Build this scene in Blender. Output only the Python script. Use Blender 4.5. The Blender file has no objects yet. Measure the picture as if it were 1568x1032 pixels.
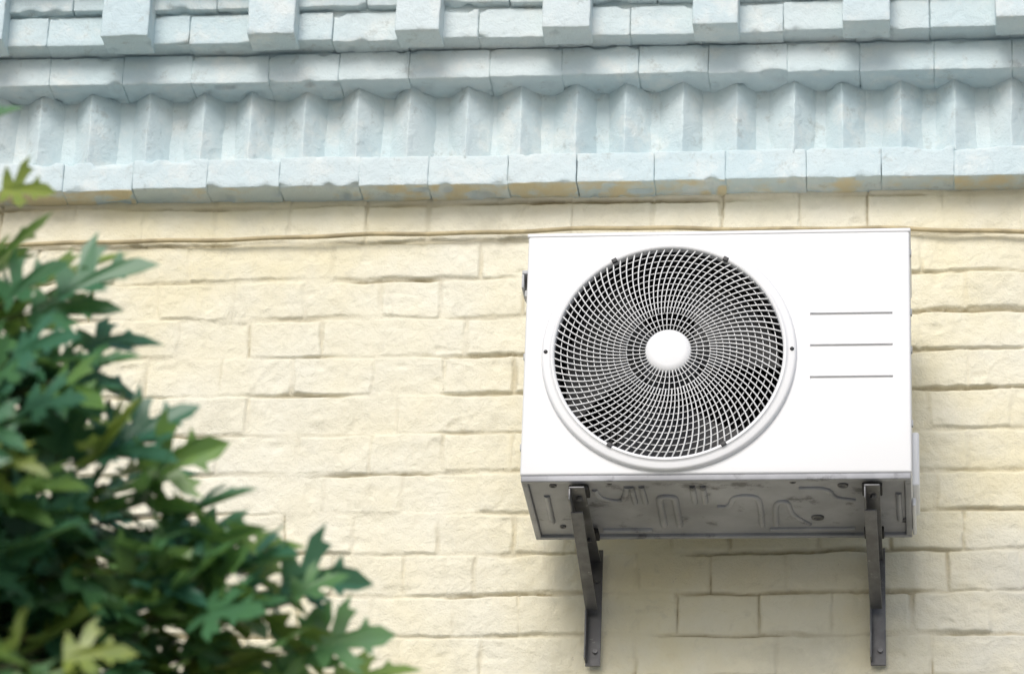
import bpy, bmesh, math, random
import numpy as np
from mathutils import Vector, Matrix

rng = np.random.default_rng(7)
random.seed(7)
scene = bpy.context.scene

# ------------------------------------------------------------ noise helpers
T2 = rng.random((256, 256))
T3 = rng.random((64, 64, 64))
def n2(x, y, s=0):
    x = x + s*17.31; y = y + s*9.77
    xi = np.floor(x).astype(int); yi = np.floor(y).astype(int)
    fx = x-xi; fy = y-yi
    fx = fx*fx*(3-2*fx); fy = fy*fy*(3-2*fy)
    a = T2[xi & 255, yi & 255]; b = T2[(xi+1) & 255, yi & 255]
    c = T2[xi & 255, (yi+1) & 255]; d = T2[(xi+1) & 255, (yi+1) & 255]
    return ((a*(1-fx)+b*fx)*(1-fy)+(c*(1-fx)+d*fx)*fy)*2-1
def n3(p, f, s=0):
    q = p*f + s*13.7
    i = np.floor(q).astype(int); t = q-i; t = t*t*(3-2*t)
    r = 0
    for dx in (0, 1):
        for dy in (0, 1):
            for dz in (0, 1):
                w = (t[:, 0] if dx else 1-t[:, 0])*(t[:, 1] if dy else 1-t[:, 1])*(t[:, 2] if dz else 1-t[:, 2])
                r = r + w*T3[(i[:, 0]+dx) & 63, (i[:, 1]+dy) & 63, (i[:, 2]+dz) & 63]
    return r*2-1
def sstep(a, b, x):
    t = np.clip((x-a)/(b-a), 0, 1)
    return t*t*(3-2*t)
def h2(a, b, s=0):
    return T2[(a*37+b*101+s*53) & 255, (a*11+b*71+s*29+7) & 255]

# ------------------------------------------------------------ mesh helpers
def mesh_np(name, V, F, mat, parent=None, smooth=True, angle=None):
    me = bpy.data.meshes.new(name)
    V = np.asarray(V, dtype=np.float32)
    if isinstance(F, np.ndarray):
        m, k = F.shape
        me.vertices.add(len(V)); me.vertices.foreach_set("co", V.ravel())
        me.loops.add(m*k); me.loops.foreach_set("vertex_index", F.astype(np.int32).ravel())
        me.polygons.add(m); me.polygons.foreach_set("loop_start", np.arange(0, m*k, k, dtype=np.int32))
        me.update(calc_edges=True)
    else:
        me.from_pydata(V.tolist(), [], F)
        me.update()
    me.polygons.foreach_set("use_smooth", np.full(len(me.polygons), smooth))
    if angle:
        me.set_sharp_from_angle(angle=math.radians(angle))
    ob = bpy.data.objects.new(name, me)
    scene.collection.objects.link(ob)
    if mat: me.materials.append(mat)
    if parent: ob.parent = parent
    return ob
def empty(name):
    e = bpy.data.objects.new(name, None)
    scene.collection.objects.link(e)
    e.empty_display_size = 0.2
    return e
class Acc:
    def __init__(s): s.V = []; s.F = []; s.n = 0
    def add(s, V, F):
        V = np.asarray(V, float)
        s.V.append(V); s.F += [tuple(int(i)+s.n for i in f) for f in F]; s.n += len(V)
    def obj(s, name, mat, parent=None, smooth=True, angle=None):
        return mesh_np(name, np.vstack(s.V), s.F, mat, parent, smooth, angle)
def rbox(lo, hi, r=0.002, seg=2, rot=None, center=None):
    lo = np.array(lo, float); hi = np.array(hi, float)
    c = (lo+hi)/2; h = (hi-lo)/2; r = min(r, h.min()*0.95)
    def axis(hh):
        a = np.linspace(0, r, seg+1)
        return np.unique(np.round(np.concatenate([-hh+a, hh-a]), 7))
    return boxgrid(c, h, r, [axis(x) for x in h])
def boxgrid(c, h, r, ax):
    V = []; F = []; n = 0
    for d in range(3):
        a, b = [(1, 2), (2, 0), (0, 1)][d]
        A, B = np.meshgrid(ax[a], ax[b], indexing='ij')
        na, nb = A.shape
        for sg in (-1, 1):
            P = np.zeros((na*nb, 3)); P[:, a] = A.ravel(); P[:, b] = B.ravel(); P[:, d] = sg*h[d]
            V.append(P)
            idx = np.arange(na*nb).reshape(na, nb)+n
            q = np.stack([idx[:-1, :-1], idx[1:, :-1], idx[1:, 1:], idx[:-1, 1:]], -1).reshape(-1, 4)
            if sg < 0: q = q[:, ::-1]
            F.append(q); n += na*nb
    V = np.vstack(V); F = np.vstack(F)
    key = np.round(V*1e6).astype(np.int64)
    _, first, inv = np.unique(key, axis=0, return_index=True, return_inverse=True)
    inv = inv.ravel()
    V = V[first]; F = inv[F]
    q = np.clip(V, -(h-r), h-r); dd = V-q
    L = np.linalg.norm(dd, axis=1, keepdims=True); L[L == 0] = 1
    V = q+dd/L*r
    return V+c, F
def rough_brick(lo, hi, step=0.009, r=0.006, amp=0.0022, yaw=0.0, seed=0):
    lo = np.array(lo, float); hi = np.array(hi, float)
    c = (lo+hi)/2; h = (hi-lo)/2
    def axis(hh):
        m = max(2, int(2*(hh-r)/step))
        return np.unique(np.round(np.concatenate([[-hh, -hh+r*.35], np.linspace(-hh+r, hh-r, m+1), [hh-r*.35, hh]]), 7))
    V, F = boxgrid(np.zeros(3), h, r, [axis(x) for x in h])
    if yaw:
        cs, sn = math.cos(yaw), math.sin(yaw)
        V = np.stack([V[:, 0]*cs-V[:, 1]*sn, V[:, 0]*sn+V[:, 1]*cs, V[:, 2]], -1)
    V = V+c
    s = seed*.37
    D = np.stack([n3(V, 16, s+1), n3(V, 16, s+2), n3(V, 16, s+3)], -1)*amp
    D += np.stack([n3(V, 60, s+4), n3(V, 60, s+5), n3(V, 60, s+6)], -1)*amp*.5
    D += np.stack([n3(V, 150, s+4), n3(V, 150, s+5), n3(V, 150, s+6)], -1)*amp*.35
    loc = np.abs(V-c)/h
    edge = sstep(.75, 1.0, loc[:, 2])
    chip = np.clip(n3(V, 38, s+9)-.34, 0, 1)*edge
    D[:, 2] += chip*.015*np.sign(c[2]-V[:, 2])
    D[:, 1] += chip*.010
    return V+D, F
def tube(pts, rad, n=6, cap=True):
    pts = [Vector(p) for p in pts]
    if not hasattr(rad, '__len__'): rad = [rad]*len(pts)
    V = []; F = []
    t0 = (pts[1]-pts[0]).normalized()
    up = Vector((0, 0, 1)) if abs(t0.z) < .9 else Vector((1, 0, 0))
    nrm = t0.cross(up).normalized()
    for i, p in enumerate(pts):
        t = (pts[min(i+1, len(pts)-1)]-pts[max(i-1, 0)]).normalized()
        nrm = (nrm-t*nrm.dot(t)).normalized(); b = t.cross(nrm)
        for k in range(n):
            a = 2*math.pi*k/n
            V.append(p+(nrm*math.cos(a)+b*math.sin(a))*rad[i])
    for i in range(len(pts)-1):
        for k in range(n):
            F.append((i*n+k, i*n+(k+1) % n, (i+1)*n+(k+1) % n, (i+1)*n+k))
    if cap:
        F.append(tuple(range(n))[::-1]); F.append(tuple((len(pts)-1)*n+k for k in range(n)))
    return np.array([tuple(v) for v in V]), F
def lathe(profile, cx, cz, n=128):
    V = []; F = []; m = len(profile)
    for k in range(n):
        a = 2*math.pi*k/n
        for r, y in profile: V.append((cx+r*math.cos(a), y, cz+r*math.sin(a)))
    for k in range(n):
        k2 = (k+1) % n
        for i in range(m-1):
            F.append((k*m+i, k*m+i+1, k2*m+i+1, k2*m+i))
    return np.array(V), F

# ------------------------------------------------------------ materials
class NT:
    def __init__(s, name):
        s.m = bpy.data.materials.new(name); s.m.use_nodes = True
        s.t = s.m.node_tree; s.b = s.t.nodes["Principled BSDF"]
        s.tc = s.t.nodes.new("ShaderNodeTexCoord")
    def n(s, typ, **kw):
        x = s.t.nodes.new(typ)
        for k, v in kw.items(): setattr(x, k, v)
        return x
    def l(s, a, b): s.t.links.new(a, b)
    def noise(s, scale, detail=4, rough=.55, dist=0, vec=None):
        x = s.n("ShaderNodeTexNoise"); x.inputs["Scale"].default_value = scale
        x.inputs["Detail"].default_value = detail; x.inputs["Roughness"].default_value = rough
        x.inputs["Distortion"].default_value = dist
        s.l(vec or s.tc.outputs["Object"], x.inputs["Vector"]); return x.outputs["Fac"]
    def rng(s, v, a, b, c=0, d=1):
        x = s.n("ShaderNodeMapRange"); x.interpolation_type = 'SMOOTHSTEP'
        for i, q in zip((1, 2, 3, 4), (a, b, c, d)): x.inputs[i].default_value = q
        s.l(v, x.inputs[0]); return x.outputs[0]
    def math(s, op, a, b):
        x = s.n("ShaderNodeMath", operation=op)
        for i, q in enumerate((a, b)):
            if isinstance(q, (int, float)): x.inputs[i].default_value = q
            else: s.l(q, x.inputs[i])
        return x.outputs[0]
    def mix(s, f, a, b):
        x = s.n("ShaderNodeMix", data_type='RGBA')
        if isinstance(f, (int, float)): x.inputs[0].default_value = f
        else: s.l(f, x.inputs[0])
        for i, q in ((6, a), (7, b)):
            if isinstance(q, tuple): x.inputs[i].default_value = (*q, 1)
            else: s.l(q, x.inputs[i])
        return x.outputs[2]
    def color(s, c):
        if isinstance(c, tuple): s.b.inputs["Base Color"].default_value = (*c, 1)
        else: s.l(c, s.b.inputs["Base Color"])
    def bump(s, hs, strength=.3, dist=.002):
        x = s.n("ShaderNodeBump"); x.inputs["Strength"].default_value = strength
        x.inputs["Distance"].default_value = dist
        s.l(hs, x.inputs["Height"]); s.l(x.outputs[0], s.b.inputs["Normal"])

def simple(name, col, rough=.5, metal=0, var=.12, scale=12, bump=0, bs=200, dirt=None, dth=.6):
    m = NT(name)
    f = m.noise(scale, 5)
    c = m.mix(m.rng(f, .3, .7), tuple(x*(1-var) for x in col), tuple(min(1, x*(1+var*.5)) for x in col))
    if dirt: c = m.mix(m.rng(m.noise(scale*2.3, 7, .65), dth, dth+.12), c, dirt)
    m.color(c); m.b.inputs["Roughness"].default_value = rough; m.b.inputs["Metallic"].default_value = metal
    if bump: m.bump(m.noise(bs, 3), bump, .001)
    return m.m

def paint_mat():
    m = NT("painted_brick")
    sep = m.n("ShaderNodeSeparateXYZ"); m.l(m.tc.outputs["Object"], sep.inputs[0])
    X, Y, Z = sep.outputs
    big = m.rng(m.noise(1.7, 3), .35, .65)
    mid = m.rng(m.noise(7, 4, .6), .35, .7)
    c = m.mix(big, (.79, .725, .51), (.80, .76, .61))
    c = m.mix(m.math('MULTIPLY', mid, .5), c, (.81, .79, .68))
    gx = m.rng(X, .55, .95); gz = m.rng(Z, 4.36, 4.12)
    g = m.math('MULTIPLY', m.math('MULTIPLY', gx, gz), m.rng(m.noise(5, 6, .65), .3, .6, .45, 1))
    c = m.mix(m.math('MULTIPLY', g, .75), c, (.50, .50, .46))  # unit's soft shadow at lower right, painted in as mottled grey
    worn = m.rng(m.noise(3.2, 9, .74, .3), .53, .66, 0, .5)
    c = m.mix(worn, c, (.62, .585, .455))
    streak = m.rng(m.noise(21, 8, .7, .6), .56, .70, 0, .4)
    c = m.mix(streak, c, (.60, .56, .43))
    at = m.n("ShaderNodeAttribute", attribute_name="cav")
    dirt = m.math('MULTIPLY', at.outputs["Fac"], m.rng(m.noise(6, 6, .7), .3, .6, .3, .95))
    c = m.mix(dirt, c, (.36, .30, .18))
    chip = m.rng(m.noise(38, 6, .7), .68, .71)
    c = m.mix(m.math('MULTIPLY', chip, .6), c, (.42, .38, .30))
    m.color(c); m.b.inputs["Roughness"].default_value = .7
    m.b.inputs["Specular IOR Level"].default_value = .3
    m.bump(m.math('ADD', m.noise(42, 6, .66, .3), m.math('MULTIPLY', m.noise(260, 2), .2)), .9, .005)
    return m.m
def cornice_mat():
    m = NT("cornice_paint")
    sep = m.n("ShaderNodeSeparateXYZ"); m.l(m.tc.outputs["Object"], sep.inputs[0])
    big = m.rng(m.noise(3, 4), .35, .65)
    c = m.mix(big, (.57, .69, .72), (.65, .735, .745))
    c = m.mix(m.rng(m.noise(14, 6, .65), .48, .70, 0, .6), c, (.77, .80, .77))
    dirty = m.rng(m.noise(24, 8, .74), .56, .68, 0, .5)
    c = m.mix(dirty, c, (.38, .42, .40))
    zz = m.math('ADD', sep.outputs[2], m.math('MULTIPLY', m.noise(18, 3), .010))
    c = m.mix(m.rng(zz, 4.9635, 4.9595), c, (.68, .61, .41))
    m.color(c); m.b.inputs["Roughness"].default_value = .7
    m.b.inputs["Specular IOR Level"].default_value = .3
    m.bump(m.math('ADD', m.noise(45, 6, .65, .4), m.math('MULTIPLY', m.noise(260, 2), .2)), .8, .005)
    return m.m
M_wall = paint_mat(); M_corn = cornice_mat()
M_white = simple("white_enamel", (.82, .82, .82), .45, 0, .02, 3)
M_grille = simple("grille_enamel", (.82, .82, .81), .45, 0, .05, 30)
M_dark = simple("fan_cavity_black", (.010, .010, .011), .8, 0, .3, 20)
M_blade = simple("fan_blade_plastic", (.022, .023, .025), .5, 0, .2, 9)
M_zinc = simple("galvanised_pan", (.37, .375, .395), .5, .1, .3, 6, .3, 90, (.15, .15, .155), .55)
M_steel = simple("bracket_steel", (.14, .14, .145), .38, .3, .35, 22, .25, 150, (.27, .265, .26), .60)
M_rubber = simple("black_rubber", (.02, .02, .02), .8)
M_plastic = simple("grey_plastic", (.45, .46, .47), .5)
M_cable = simple("painted_cable", (.46, .38, .22), .6, 0, .25, 30)
M_bark = simple("bark", (.10, .075, .05), .9, 0, .5, 25, .8, 40)
M_twig = simple("twig", (.09, .10, .04), .8, 0, .4, 25)
M_roof = simple("roof_metal", (.25, .26, .27), .5, .3, .2, 4)

def ground_mat():
    m = NT("paving")
    b = m.n("ShaderNodeTexBrick"); b.inputs["Scale"].default_value = 2.2
    b.inputs["Color1"].default_value = (.32, .32, .31, 1); b.inputs["Color2"].default_value = (.27, .27, .26, 1)
    b.inputs["Mortar"].default_value = (.12, .115, .10, 1); b.inputs["Mortar Size"].default_value = .012
    m.l(m.tc.outputs["Object"], b.inputs["Vector"])
    c = m.mix(m.rng(m.noise(1.5, 6), .4, .7, 0, .5), b.outputs["Color"], (.22, .22, .20))
    m.color(c); m.b.inputs["Roughness"].default_value = .85; m.bump(m.noise(60, 5), .4, .004)
    return m.m
mesh_np("ground", [(-300, -300, 0), (300, -300, 0), (300, 300, 0), (-300, 300, 0)], [(0, 1, 2, 3)], ground_mat(), smooth=False)

# ------------------------------------------------------------ building
bld = empty("brick_building")
CH = .0825; ZT = 4.947
OFF = {0: -.239, 1: -.151, 2: -.2017, 3: -.151, 4: -.205, 5: -.2815, 6: -.198, 7: -.125, 8: -.203, 9: -.112, 10: -.171, 11: -.117}
OA = np.array([OFF.get(i, 0) for i in range(12)]+[((i*.0713) % .14)-.2 for i in range(12, 80)])
def wall_h(X, Z):
    wx = X+.0040*n2(X*7, Z*9, 1)+.0020*n2(X*32, Z*32, 2)+.0010*n2(X*80, Z*80, 42)
    wz = Z+.0032*n2(X*5, Z*7, 3)+.0021*n2(X*17, Z*14, 4)+.0010*n2(X*70, Z*60, 41)
    k = np.floor((ZT-wz)/CH).astype(int); v = (ZT-wz)-k*CH
    kc = np.clip(k, 0, 79)
    L = np.where(kc % 2 == 0, .144, .288)
    s = (wx-OA[kc])/L
    j = np.floor(s).astype(int)
    amp = np.where(kc % 2 == 0, .10, .06)
    jl = j+amp*(h2(j, kc, 1)*2-1); jr = j+1+amp*(h2(j+1, kc, 1)*2-1)
    j = np.where(s < jl, j-1, np.where(s > jr, j+1, j))
    jl = j+amp*(h2(j, kc, 1)*2-1); jr = j+1+amp*(h2(j+1, kc, 1)*2-1)
    dl = (s-jl)*L; dr = (jr-s)*L
    split = (kc % 2 == 1) & (h2(j, kc, 9) < .22)
    ln = dl+dr
    left = dl < ln/2
    dl2 = np.where(split & ~left, dl-ln/2, dl); dr2 = np.where(split & left, ln/2-dl, dr)
    jj = np.where(split & ~left, j+500, j)
    dl, dr = dl2, dr2; j = jj
    dx = np.minimum(dl, dr); dv = np.minimum(v, CH-v)
    w = .0042+.0025*n2(X*13, Z*13, 5)
    jw = np.clip(.0016+.0020*n2(X*11, Z*16, 57), 0, .005)
    a = dx-jw-.0014*n2(X*40, Z*40, 55); b = dv-jw-.0014*n2(X*40, Z*40, 56)
    rr = .005
    q = np.minimum(a, b)
    cor = rr-np.sqrt(np.clip(rr-a, 0, None)**2+np.clip(rr-b, 0, None)**2)
    q = np.where((a < rr) & (b < rr), cor, q)
    prof = sstep(0, 1, q/np.maximum(w, .002))
    jd = .0042+.0040*n2(X*6, Z*8, 6)+.0018*n2(X*20, Z*20, 7)
    vfill = np.clip(.60+.8*n2(X*5, Z*12, 8), .12, 1)
    vw = sstep(-.004, .004, dv-dx)
    jd = np.clip(jd, .0006, .011)*(1+vw*(vfill-1))
    r0 = h2(j, kc, 2)*2-1; r1 = h2(j, kc, 3)*2-1; r2 = h2(j, kc, 4)*2-1
    fx_ = (np.clip(dl/(dl+dr+1e-6), 0, 1)-.5)*2; fv = (v/CH-.5)*2
    off = .0017*r0+.0015*r1*fx_+.0020*r2*fv
    h = prof*(.0018+off)-(1-prof)*(jd-.002)
    per = h2(j, kc, 6)
    surf = .0016*n2(X*12+per*5, Z*16, 9)+.0009*n2(X*36, Z*42, 10)+.0006*n2(X*95, Z*95, 11)
    rg = 1-np.abs(n2(X*11+.8*n2(X*9, Z*9, 13), Z*16+.8*n2(X*8, Z*8, 19), 12)); surf += .0020*sstep(.75, 1, rg)*(per-.35)
    pit = n2(X*26, Z*30, 21); surf -= .0026*sstep(.60, .97, pit)
    h += surf*(.5+.5*prof)
    m = sstep(.0, .45, n2(X*4.5, Z*12, 14))
    slit = np.exp(-((v-.0028)/.0018)**2)*m+np.exp(-((v-CH)/.0018)**2)*m*.4
    mv = sstep(.15, .6, n2(X*9, Z*6, 24))
    slit = np.maximum(slit, np.exp(-((dl-.0015)/.0016)**2)*mv*.8)
    h -= .006*slit
    h += .004*n2(X*1.5, Z*1.7, 15)
    cav = np.clip((1-prof)*.5*np.clip(jd/.006, 0, 1.4)+slit*1.0, 0, 1)
    return h, cav
def seq(parts):
    o = []
    for a, b, st in parts: o.append(np.arange(a, b-1e-6, st))
    o.append([parts[-1][1]]); return np.concatenate(o)
xs = seq([(-5, -2.0, .05), (-2.0, -1.22, .010), (-1.22, 1.04, .0028), (1.04, 2.0, .010), (2.0, 5, .05)])
zs = seq([(0, 3.0, .05), (3.0, 3.86, .010), (3.86, 4.97, .0026)])
X, Z = np.meshgrid(xs, zs, indexing='ij')
Hh, Cv = wall_h(X, Z)
V = np.stack([X.ravel(), -Hh.ravel(), Z.ravel()], -1)
nx, nz = X.shape
idx = np.arange(nx*nz).reshape(nx, nz)
F = np.stack([idx[:-1, :-1], idx[1:, :-1], idx[1:, 1:], idx[:-1, 1:]], -1).reshape(-1, 4)
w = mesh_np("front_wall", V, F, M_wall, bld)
at = w.data.attributes.new("cav", 'FLOAT', 'POINT'); at.data.foreach_set("value", Cv.ravel().astype(np.float32))
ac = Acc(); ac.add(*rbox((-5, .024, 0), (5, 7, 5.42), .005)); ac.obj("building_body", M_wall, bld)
ac = Acc()
ac.add(*rbox((-5, -.020, 4.969), (5, .0235, 5.40), .002)); ac.add(*rbox((-5, -.090, 5.180), (5, -.0205, 5.40), .002))
ac.add(*rbox((-5, -.134, 5.243), (5, -.0905, 5.40), .002)); ac.obj("cornice_core", M_corn, bld)
def course(x0, x1, L, y0, y1, z0, z1, off=0, jit=.008, amp=.0013, yj=.003, gap=.0018, seed=0, acc=None, rr=.0032):
    x = x0+off; i = 0
    e = x+random.uniform(-jit, jit)
    while x < x1:
        nx_ = x+L; ne = nx_+random.uniform(-jit, jit)
        dy = random.uniform(-yj, yj); dz = random.uniform(-.002, .002)
        st = .006 if -1.4 < x < 1.2 else .03
        acc.add(*rough_brick((e+gap, y0+dy, z0+dz), (ne-gap, y1, z1+dz), st, rr, amp, 0, seed+i))
        x = nx_; e = ne; i += 1
ac = Acc(); course(-5, 4.9, .147, -.064, .02, 4.957, 5.022, .06, seed=3, acc=ac, gap=.0000, yj=.0012); ac.obj("lower_ledge", M_corn, bld)
ac = Acc(); course(-5, 4.9, .147, -.0985, -.01, 5.174, 5.237, .02, seed=203, acc=ac, gap=.0000, yj=.0012); ac.obj("upper_ledge", M_corn, bld)
ac = Acc(); course(-5, 4.9, .1465, -.142, -.08, 5.241, 5.306, .03, seed=403, acc=ac, gap=.0006, yj=.0015); ac.obj("corbel_course", M_corn, bld)
ac = Acc(); P = .107; i = 0; x = -5.0+.014
while x < 4.95:
    st = .007 if -1.4 < x < 1.2 else .035
    s = P/math.sqrt(2)/2*1.03
    a = math.radians(45+random.uniform(-5, 5)); cx = x+random.uniform(-.004, .004); cy = -.006+random.uniform(-.004, .003)
    ac.add(*rough_brick((cx-s, cy-s, 5.015), (cx+s, cy+s, 5.180), st, .0018, .0018, a, 600+i))
    x += P; i += 1
ac.obj("dogtooth_course", M_corn, bld)
ac = Acc(); i = 0; x = -5+.075-.012
while x < 4.9:
    st = .007 if -1.4 < x < 1.2 else .035
    w_ = .046+random.uniform(-.002, .002); dy = random.uniform(-.002, .002)
    ac.add(*rough_brick((x-w_, -.192+dy, 5.232), (x+w_, -.12, 5.372), st, .0035, .0013, random.uniform(-.02, .02), 900+i))
    x += .2925; i += 1
ac.obj("dentils", M_corn, bld)
ac = Acc(); course(-5, 4.9, .1465, -.156, -.08, 5.312, 5.373, .09, seed=1503, acc=ac, gap=.0006, yj=.0015); ac.obj("upper_corbel_course", M_corn, bld)
ac = Acc(); course(-5, 4.9, .22, -.215, -.02, 5.376, 5.44, .0, seed=1703, acc=ac, gap=.0006); ac.obj("crown_course", M_corn, bld)
ac = Acc(); ac.add(*rbox((-5.1, -.25, 5.445), (5.1, 7.1, 5.475), .004))
Vr = np.array([(-5.1, -.25, 5.476), (5.1, -.25, 5.476), (5.1, 7.1, 5.476), (-5.1, 7.1, 5.476), (-4, 3.4, 6.9), (4, 3.4, 6.9)])
ac.add(Vr, [(0, 1, 5, 4), (1, 2, 5), (2, 3, 4, 5), (3, 0, 4)]); ac.obj("roof", M_roof, bld, smooth=False)

# ------------------------------------------------------------ cable
pts = []
for x in np.arange(-2.6, 2.6, .04):
    z = 4.866+.012*math.exp(-((x-.05)/.55)**2)+.0014*math.sin(x*13)+.0012*math.sin(x*31)
    if x > .65: z -= .010*min(1, (x-.65)/.3)
    pts.append((x, -.0145-.002*math.sin(x*9), z))
ac = Acc(); ac.add(*tube(pts, .0046, 8)); ac.obj("wall_cable", M_cable)

# ------------------------------------------------------------ air conditioner
unit = empty("air_conditioner_outdoor_unit")
W, Hc, YF, YB, Z0 = .70, .4863, -.370, -.090, 4.2
CX, CZ = .2635, 4.2+.2425
V, F = rbox((0, YF, Z0+.006), (W, YB, Z0+Hc), .0045, 3)
cab = mesh_np("cabinet", V, F, M_white, None)
cut = []
bm = bmesh.new(); bmesh.ops.create_cone(bm, cap_ends=True, segments=128, radius1=.211, radius2=.211, depth=.36,
    matrix=Matrix.Translation((CX, YF+.02, CZ)) @ Matrix.Rotation(math.pi/2, 4, 'X'))
me = bpy.data.meshes.new("c"); bm.to_mesh(me); bm.free(); o = bpy.data.objects.new("c", me); scene.collection.objects.link(o); cut.append(o)
for zt in (.323, .260, .197):
    z1 = Z0+zt; z0 = z1-.031; a, b = .519, .668; d = .0040
    Vc = [(a, YF-.02, z1), (b, YF-.02, z1), (b, YF+d, z1-.002), (a, YF+d, z1-.002), (a+.003, YF-.02, z0), (b-.003, YF-.02, z0), (b-.003, YF+.0018, z0+.0025), (a+.003, YF+.0018, z0+.0025)]
    Fc = [(0, 3, 2, 1), (4, 5, 6, 7), (0, 1, 5, 4), (3, 7, 6, 2), (0, 4, 7, 3), (1, 2, 6, 5)]
    o = mesh_np("c", Vc, Fc, None, smooth=False)
    bm = bmesh.new(); bm.from_mesh(o.data); bmesh.ops.recalc_face_normals(bm, faces=bm.faces); bm.to_mesh(o.data); bm.free()
    cut.append(o)
for i, c in enumerate(cut):
    md = cab.modifiers.new("b%d" % i, 'BOOLEAN'); md.operation = 'DIFFERENCE'; md.object = c; md.solver = 'EXACT'
bpy.context.view_layer.update()
dg = bpy.context.evaluated_depsgraph_get()
newme = bpy.data.meshes.new_from_object(cab.evaluated_get(dg))
cab.modifiers.clear(); cab.data = newme
newme.polygons.foreach_set("use_smooth", np.full(len(newme.polygons), True)); newme.set_sharp_from_angle(angle=math.radians(25))
if not newme.materials: newme.materials.append(M_white)
for c in cut: bpy.data.objects.remove(c)
cab.parent = unit
ac = Acc(); ac.add(*rbox((-.002, YF-.0015, Z0+Hc-.004), (W+.002, YB+.002, Z0+Hc+.004), .0025)); ac.obj("top_lid", M_white, unit)
f0 = YF
prof = [(.2075, f0+.02), (.2075, f0-.009), (.2085, f0-.0115), (.211, f0-.013), (.2135, f0-.013), (.2155, f0-.0105), (.219, f0-.0095), (.2265, f0-.0095), (.2295, f0-.0085), (.2315, f0-.0055), (.2322, f0+.0005)]
ac = Acc(); ac.add(*lathe(prof, CX, CZ, 160)); ac.obj("grille_flange", M_white, unit, angle=50)
ac = Acc()
for sx in (-1, 1):
    V, F = lathe([(.0001, f0-.0115), (.0032, f0-.0115), (.0040, f0-.009)], CX+sx*.2235, CZ+.003, 14); ac.add(V, F)
for a in (61, 119, 241, 299):
    a = math.radians(a); c = np.array([CX+.2105*math.cos(a), f0-.0115, CZ+.2105*math.sin(a)])
    V, F = rbox((-.005, -.003, -.004), (.005, .003, .004), .001)
    ca, sa = math.cos(a-math.pi/2), math.sin(a-math.pi/2)
    V = np.stack([V[:, 0]*ca-V[:, 2]*sa, V[:, 1], V[:, 0]*sa+V[:, 2]*ca], -1)+c; ac.add(V, F)
ac.obj("screws_and_clips", M_blade, unit)
ac = Acc()
dome = lambda r: f0-.007-.008*(1-(r/.21)**2)
def ring(R, y, rt, n=144, s=6):
    V = []; F = []
    for k in range(n):
        a = 2*math.pi*k/n
        for q in range(s):
            b = 2*math.pi*q/s
            V.append((CX+(R+rt*math.cos(b))*math.cos(a), y+rt*math.sin(b), CZ+(R+rt*math.cos(b))*math.sin(a)))
    for k in range(n):
        for q in range(s): F.append((k*s+q, k*s+(q+1) % s, ((k+1) % n)*s+(q+1) % s, ((k+1) % n)*s+q))
    ac.add(V, F)
NR = 13
for i in range(NR):
    R = .052+(.196-.052)*i/(NR-1)
    ring(R, dome(R)+.0018, .00085)
def sweep(r): return -.30*((r-.04)/.17)**1.5
NB = 92
for b in range(NB):
    a0 = 2*math.pi*b/NB
    r0 = .040 if b % 2 == 0 else .076
    p = []
    for r in np.linspace(r0, .2085, 12):
        a = a0+sweep(r); p.append((CX+r*math.cos(a), dome(r)-.0008, CZ+r*math.sin(a)))
    ac.add(*tube(p, list(np.linspace(.0009 if b % 2 == 0 else .0011, .0015, 12)), 5))
ac.obj("fan_grille", M_grille, unit)
ac = Acc(); yh = dome(0)
ac.add(*lathe([(.0001, yh-.0045), (.030, yh-.004), (.039, yh-.0025), (.042, yh+.001), (.042, yh+.006)], CX, CZ, 64)); ac.obj("grille_hub", M_white, unit, angle=50)
ac = Acc(); ac.add(*lathe([(.2072, f0+.003), (.207, f0+.05), (.207, f0+.185), (.0001, f0+.186)], CX, CZ, 96)); ac.obj("fan_shroud", M_dark, unit)
ac = Acc()
ac.add(*lathe([(.0001, f0+.05), (.048, f0+.052), (.055, f0+.06), (.055, f0+.12), (.0001, f0+.12)], CX, CZ, 40))
for kb in range(3):
    V = []; F = []; nr, na = 10, 16
    for ir in range(nr):
        r = .05+(.198-.05)*ir/(nr-1); wdt = 1.0+.55*ir/(nr-1)
        for ia in range(na):
            t = ia/(na-1); a = kb*2*math.pi/3+.5+(t-.5)*wdt+.25*ir/(nr-1)
            V.append((CX+r*math.cos(a), f0+.055+.055*t+.01*math.sin(t*3.14), CZ+r*math.sin(a)))
    for ir in range(nr-1):
        for ia in range(na-1): F.append((ir*na+ia, ir*na+ia+1, (ir+1)*na+ia+1, (ir+1)*na+ia))
    ac.add(V, F)
ac.obj("fan_blades", M_blade, unit)
ac = Acc()
for x in np.arange(CX-.19, CX+.19, .012):
    hh = math.sqrt(.2**2-(x-CX)**2)
    ac.add(*rbox((x, f0+.172, CZ-hh), (x+.003, f0+.180, CZ+hh), .0005, 1))
ac.obj("condenser_fins", M_blade, unit)
ac = Acc(); zb = Z0-.006
ac.add(*rbox((.002, YF+.001, zb), (W-.002, YF+.013, Z0+.0055), .002))
ac.add(*rbox((.002, YB-.012, zb), (W-.002, YB-.001, Z0+.0055), .002))
ac.add(*rbox((.002, YF+.0135, zb), (.013, YB-.0125, Z0+.0055), .002))
ac.add(*rbox((W-.013, YF+.0135, zb), (W-.002, YB-.0125, Z0+.0055), .002))
ac.add(*rbox((.0135, YF+.0135, Z0), (W-.0135, YB-.0125, Z0+.005), .001))
def uy(py): return YF+.28*(py-735)/88.0
def ux(px, py): return (px-796-(py-732)*.25)/(601-.24*(py-732))*W
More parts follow.
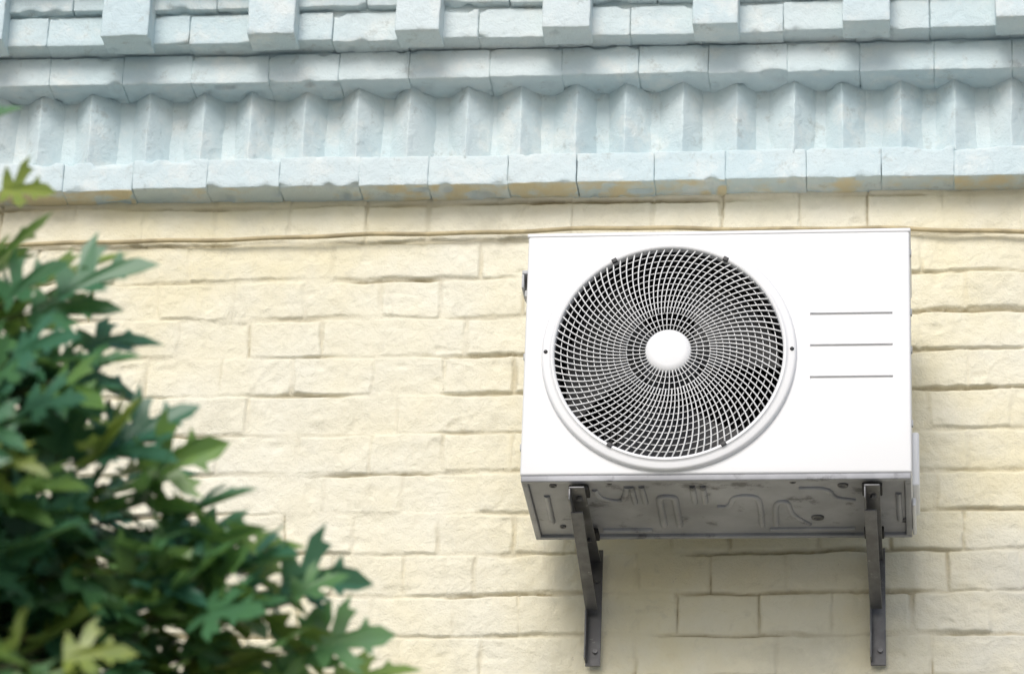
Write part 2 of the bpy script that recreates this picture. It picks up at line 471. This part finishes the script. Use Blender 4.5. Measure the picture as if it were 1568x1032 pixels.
def rib(pl, r=.005):
    r *= 1.15
    p = [(ux(a, b), uy(b), 0) for a, b in pl]
    for _ in range(2):
        q = [p[0]]
        for u, v in zip(p[:-1], p[1:]):
            q.append(tuple(.75*np.array(u)+.25*np.array(v))); q.append(tuple(.25*np.array(u)+.75*np.array(v)))
        q.append(p[-1]); p = q
    V, F = tube(p, r, 8); V = np.array(V); V[:, 2] = V[:, 2]*.9+Z0+.0002; ac.add(V, F)
rib([(912, 752), (918, 764), (955, 770), (960, 757), (962, 748)])
rib([(968, 748), (974, 772)]); rib([(984, 748), (990, 772)])
rib([(1018, 806), (1012, 770), (1012, 762), (1034, 762), (1036, 770), (1042, 806)], .006)
rib([(1062, 748), (1066, 772)]); rib([(1078, 748), (1082, 772)])
rib([(1100, 778), (1120, 778), (1126, 762), (1160, 762), (1166, 776), (1168, 806)], .005)
rib([(1190, 806), (1188, 772), (1208, 770), (1212, 790), (1240, 806)], .005)
rib([(925, 812), (1000, 812)], .006); rib([(1180, 812), (1310, 812)], .005)
rib([(1225, 752), (1270, 752), (1276, 766), (1310, 770)], .005)
rib([(838, 760), (846, 800)], .005); rib([(1376, 760), (1378, 800)], .005)
ac.obj("base_pan", M_zinc, unit, angle=60)
ac = Acc()
for px, py, r in ((1253, 795, .012), (1292, 748, .010), (848, 745, .007), (1216, 742, .006), (1385, 800, .008), (935, 742, .005), (862, 806, .006)):
    x, y = ux(px, py), uy(py)
    V = []; n = 20
    for rr_, zz in ((r, Z0+.001), (r*.95, Z0-.003), (r*.6, Z0-.003), (r*.55, Z0-.0005), (.0001, Z0-.0005)):
        for k in range(n): V.append((x+rr_*math.cos(2*math.pi*k/n), y+rr_*math.sin(2*math.pi*k/n), zz))
    F = [(i*n+k, i*n+(k+1) % n, (i+1)*n+(k+1) % n, (i+1)*n+k) for i in range(4) for k in range(n)]
    ac.add(V, F)
ac.obj("drain_holes", M_steel, unit)
ac = Acc()
for x in (.105, .629):
    for y in (YF+.035, YB-.04): ac.add(*rbox((x-.018, y-.02, Z0-.0165), (x+.018, y+.02, Z0-.0062), .002))
ac.obj("rubber_feet", M_rubber, unit)
ac = Acc()
ac.add(*rbox((W-.001, -.27, Z0+.022), (W+.013, -.125, Z0+.128), .005, 3))
ac.add(*rbox((W-.001, -.24, Z0-.005), (W+.006, -.10, Z0+.0115), .003, 2))
ac.obj("valve_cover", M_white, unit)
ac = Acc()
ac.add(*rbox((-.011, -.36, Z0+.413), (.001, -.30, Z0+.421), .002)); ac.add(*rbox((-.011, -.36, Z0+.385), (-.007, -.30, Z0+.4125), .001))
ac.add(*rbox((-.006, -.35, Z0+.372), (.001, -.31, Z0+.3845), .001))
ac.obj("side_handle", M_plastic, unit)
ac = Acc()
for z in (.245, .32, .44, .10): ac.add(*rbox((W-.001, YF+.010, Z0+z), (W+.003, YF+.020, Z0+z+.012), .001))
for z in (.06, .24): ac.add(*rbox((-.003, YF+.010, Z0+z), (.001, YF+.020, Z0+z+.012), .001))
ac.obj("panel_screws", M_plastic, unit)

# ------------------------------------------------------------ brackets
def bracket(name, x):
    b = empty(name)
    zt = Z0-.017
    a = Acc()
    a.add(*rbox((x-.014, -.372, zt-.0035), (x+.014, -.012, zt), .001))
    a.add(*rbox((x-.014, -.372, zt-.026), (x-.0110, -.012, zt-.0037), .001))
    a.obj("arm", M_steel, b)
    a = Acc()
    a.add(*rbox((x-.010, -.0185, 3.972), (x+.018, -.0145, zt+.02), .001))
    a.add(*rbox((x-.0105, -.045, 3.978), (x-.0075, -.0187, zt-.034), .001))
    a.obj("wall_post", M_steel, b)
    a = Acc()
    p0 = np.array((x-.004, -.315, zt-.026)); p1 = np.array((x+.001, -.040, 4.075))
    d = p1-p0; L = np.linalg.norm(d); d /= L
    s = np.array((1, 0, 0.)); u = np.cross(s, d); u /= np.linalg.norm(u); s = np.cross(d, u)
    for lo, hi in (((-.011, -.002, 0), (.011, .002, L)), ((-.011, .0022, 0), (-.0080, .020, L))):
        V, F = rbox(lo, hi, .001)
        a.add(p0+V[:, :1]*s+V[:, 1:2]*u+V[:, 2:]*d, F)
    a.obj("brace", M_steel, b)
    a = Acc()
    for (yy, zz) in ((-.022, 4.0), (-.022, 4.14)):
        V, F = lathe([(.0001, yy-.002), (.005, yy-.002), (.005, yy+.004)], x+.008, zz, 6); a.add(V, F)
    for yy in (YF+.04, YB-.04):
        V, F = lathe([(.0001, -.006), (.0055, -.006), (.0055, .0)], 0, 0, 6)
        V = np.stack([V[:, 0]+x+.002, V[:, 2]+yy, V[:, 1]+zt-.004], -1); a.add(V, F)
    a.obj("bolts", M_steel, b, smooth=False)
    return b
bracket("wall_bracket", .103); bracket("wall_bracket.001", .629)

# ------------------------------------------------------------ tree
tree = empty("maple_tree")
C = np.array((-1.17, -2.2, 2.83)); RC = 1.11
wood = Acc(); tw = Acc()
tr = [(-1.12, -2.22, 0), (-1.15, -2.2, .6), (-1.10, -2.18, 1.3), (-1.16, -2.2, 2.0), (-1.14, -2.22, 2.7), (-1.16, -2.2, 3.3)]
wood.add(*tube(tr, [.11, .085, .07, .055, .035, .012], 12))
halfR = [(0.0, 0.0), (0.05, -0.02), (0.22, 0.00), (0.42, 0.08), (0.31, 0.15), (0.15, 0.22), (0.30, 0.29), (0.45, 0.36), (0.60, 0.57), (0.42, 0.50), (0.38, 0.61), (0.26, 0.49), (0.11, 0.41), (0.14, 0.58), (0.30, 0.71), (0.16, 0.72), (0.15, 0.86), (0.0, 1.04)]
LV = np.array(halfR); nl = len(halfR)
leafV = []; leafC = []; leafF = []; cnt = 0
def add_leaf(p, d, up, size, hue):
    global cnt
    d = d/np.linalg.norm(d); s = np.cross(d, up); s /= (np.linalg.norm(s)+1e-9); u = np.cross(s, d)
    fold = random.uniform(.05, .4); droop = random.uniform(.1, .7); curl = random.uniform(-.15, .25)
    for sg in (1, -1):
        x = LV[:, 0]*sg; y = LV[:, 1]
        z = fold*np.abs(x)-droop*y*y*.6+curl*x*x*2-.15*np.abs(x)*y
        P = p+size*(x[:, None]*s+y[:, None]*d+z[:, None]*u)
        leafV.append(P); leafF.append(tuple(range(cnt, cnt+nl)) if sg > 0 else tuple(range(cnt+nl-1, cnt-1, -1))); cnt += nl
        leafC.extend([hue]*nl)
def nrm(v): return v/np.linalg.norm(v)
def twig(p0, p1, nleaf, sz, big=False):
    p0 = np.array(p0); p1 = np.array(p1); mid = (p0+p1)/2+np.array((0, 0, .03))
    pts = [p0, (p0+mid)/2+np.array((0, 0, .008)), mid, (mid+p1)/2+np.array((0, 0, .004)), p1]
    tw.add(*tube(pts, [.005, .0042, .0034, .0026, .0015], 4))
    ax = nrm(p1-p0)
    base = random.random()
    for i in range(nleaf):
        t = .3+.7*(i+1)/nleaf
        p = p0*(1-t)+p1*t+np.array((0, 0, .03*4*t*(1-t)*.5))
        side = nrm(np.cross(ax, (0, 0, 1)))*(1 if i % 2 else -1)
        if i >= nleaf-1: d = ax+rng.normal(0, .2, 3)+np.array((0, 0, -.15))
        else: d = ax*.55+side*random.uniform(.3, 1)+rng.normal(0, .35, 3)+np.array((0, 0, -.25))
        d = nrm(d); pet = p+d*random.uniform(.02, .05)
        tw.add(*tube([p, pet], .0011, 3, False))
        up = nrm(np.array((.15, -.9, .8))+rng.normal(0, .42, 3))
        add_leaf(pet, d, up, sz*random.uniform(.65, 1.2), min(1, max(0, base*.75+random.random()*.42)))
def limb(dirv, reach, ntw, zstart, nl0=5, nl1=7):
    st = np.array((-1.14, -2.2, zstart)); end = C+dirv*reach
    m = (st+end)/2+np.array((0, 0, .12))
    pts = []
    for t in np.linspace(0, 1, 8):
        pts.append((1-t)**2*st+2*t*(1-t)*m+t*t*end+rng.normal(0, .008, 3))
    wood.add(*tube(pts, list(np.linspace(.020, .005, 8)), 6))
    for i in range(ntw):
        t = random.uniform(.35, 1); p0 = pts[min(7, int(t*7))]
        d = nrm(dirv*1.1+rng.normal(0, .6, 3))
        p1 = p0+d*random.uniform(.14, .28)
        rr_ = np.linalg.norm(p1-C)
        if rr_ > RC*.95: p1 = C+(p1-C)/rr_*RC*random.uniform(.80, .97)
        twig(p0, p1, random.randint(nl0, nl1), .10)
N = 60
for i in range(N):
    z = 1-2*(i+.5)/N; a = i*2.39996
    d = np.array((math.sqrt(1-z*z)*math.cos(a), math.sqrt(1-z*z)*math.sin(a), z))
    if z < -.75: continue
    limb(nrm(d+rng.normal(0, .08, 3)), RC*random.uniform(.74, .84), 6 if d[0] > 0 else 5, max(1.5, min(3.1, 2.5+z*.7)))
for i in range(58):
    a = random.uniform(-.75, .6); e_ = -.05+1.1*((i*.618034) % 1)
    d = np.array((math.cos(e_)*math.cos(a), math.cos(e_)*math.sin(a), math.sin(e_)))
    limb(d, RC*random.uniform(.70, .88), 10, max(1.6, min(3.1, 2.6+d[2]*.5)))
for (x, y, z) in ((-.40, -2.3, 3.62), (-.36, -2.3, 3.52), (-.30, -2.25, 3.44), (-.23, -2.2, 3.38), (-.13, -2.15, 3.30), (-.07, -2.15, 3.21), (-.05, -2.1, 3.17), (-.14, -2.2, 3.32), (-.38, -2.25, 3.57), (-.22, -2.2, 3.36), (-.22, -2.25, 3.30), (-.16, -2.25, 3.22), (-.14, -2.15, 3.17), (-.28, -2.25, 3.40), (-.43, -2.25, 3.66), (-.46, -2.3, 3.60), (-.42, -2.3, 3.50), (-.10, -2.2, 3.25)):
    p1 = np.array((x, y, z)); d = nrm(p1-C)
    p0 = p1-nrm(d+np.array((.5, 0, .1)))*.3
    twig(p0, p1, 10, .105)
twig((-.85, -2.25, 3.72), (-.53, -2.3, 3.87), 7, .10)
twig((-.85, -2.25, 3.66), (-.50, -2.3, 3.79), 6, .085)
wood.obj("trunk_and_limbs", M_bark, tree); tw.obj("twigs", M_twig, tree)
def leaf_mat():
    m = NT("leaf")
    at = m.n("ShaderNodeAttribute", attribute_name="hue")
    r = m.n("ShaderNodeValToRGB"); m.l(at.outputs["Fac"], r.inputs[0])
    e = r.color_ramp.elements
    e[0].position = 0; e[0].color = (.034, .125, .090, 1); e[1].position = 1; e[1].color = (.30, .36, .07, 1)
    for p, c in ((.35, (.055, .185, .11)), (.58, (.095, .24, .09)), (.80, (.18, .32, .07))):
        q = r.color_ramp.elements.new(p); q.color = (*c, 1)
    c = m.mix(m.rng(m.noise(40, 3), .3, .7, 0, .3), r.outputs[0], (.06, .17, .11))
    m.color(c); m.b.inputs["Roughness"].default_value = .34
    tr_ = m.n("ShaderNodeBsdfTranslucent"); mx = m.n("ShaderNodeMixShader"); mx.inputs[0].default_value = .3
    br = m.mix(.5, r.outputs[0], (.26, .40, .05)); m.l(br, tr_.inputs[0])
    out = m.t.nodes["Material Output"]
    m.l(m.b.outputs[0], mx.inputs[1]); m.l(tr_.outputs[0], mx.inputs[2]); m.l(mx.outputs[0], out.inputs[0])
    return m.m
lo = mesh_np("foliage", np.vstack(leafV), leafF, leaf_mat(), tree, smooth=False)
at = lo.data.attributes.new("hue", 'FLOAT', 'POINT'); at.data.foreach_set("value", np.array(leafC, dtype=np.float32))

# ------------------------------------------------------------ light
el, azl = math.radians(39), math.radians(10)
tow = Vector((-math.sin(azl)*math.cos(el), -math.cos(azl)*math.cos(el), math.sin(el)))
sd = bpy.data.lights.new("sun", 'SUN'); sd.energy = 1.95; sd.angle = math.radians(30); sd.color = (1, .98, .95)
so = bpy.data.objects.new("sun", sd); scene.collection.objects.link(so); so.rotation_euler = tow.to_track_quat('Z', 'Y').to_euler()
so.location = (-3, -6, 9)
wd = bpy.data.worlds.new("World"); scene.world = wd; wd.use_nodes = True
nt = wd.node_tree; bg = nt.nodes["Background"]; sk = nt.nodes.new("ShaderNodeTexSky"); sk.sky_type = 'NISHITA'
sk.sun_disc = False; sk.sun_elevation = el; sk.sun_rotation = math.atan2(tow.x, tow.y); sk.air_density = 1.0; sk.dust_density = 2.2
nt.links.new(sk.outputs[0], bg.inputs[0]); bg.inputs[1].default_value = .145

# ------------------------------------------------------------ camera
Xc = Vector((.9939, .0127, .1107)); Yc = Vector((.1056, -.4250, -.8991)); 
Xc.normalize(); Yc = (Yc-Xc*Yc.dot(Xc)).normalized(); Zc = Xc.cross(Yc)
R = Matrix((Xc, Yc, Zc))
cd = bpy.data.cameras.new("camera"); cd.sensor_width = 36; cd.lens = 5710/1568*36; cd.clip_end = 1000; cd.clip_start = .05
co = bpy.data.objects.new("camera", cd); scene.collection.objects.link(co)
co.matrix_world = Matrix.Translation((.730, -6.493, 1.595)) @ R.to_4x4()
cd.dof.use_dof = True; cd.dof.focus_distance = 6.85; cd.dof.aperture_fstop = 4.8
scene.camera = co
scene.view_settings.view_transform = 'Standard'; scene.view_settings.look = 'None'; scene.view_settings.exposure = 0
print("leaves", len(leafF)//2)
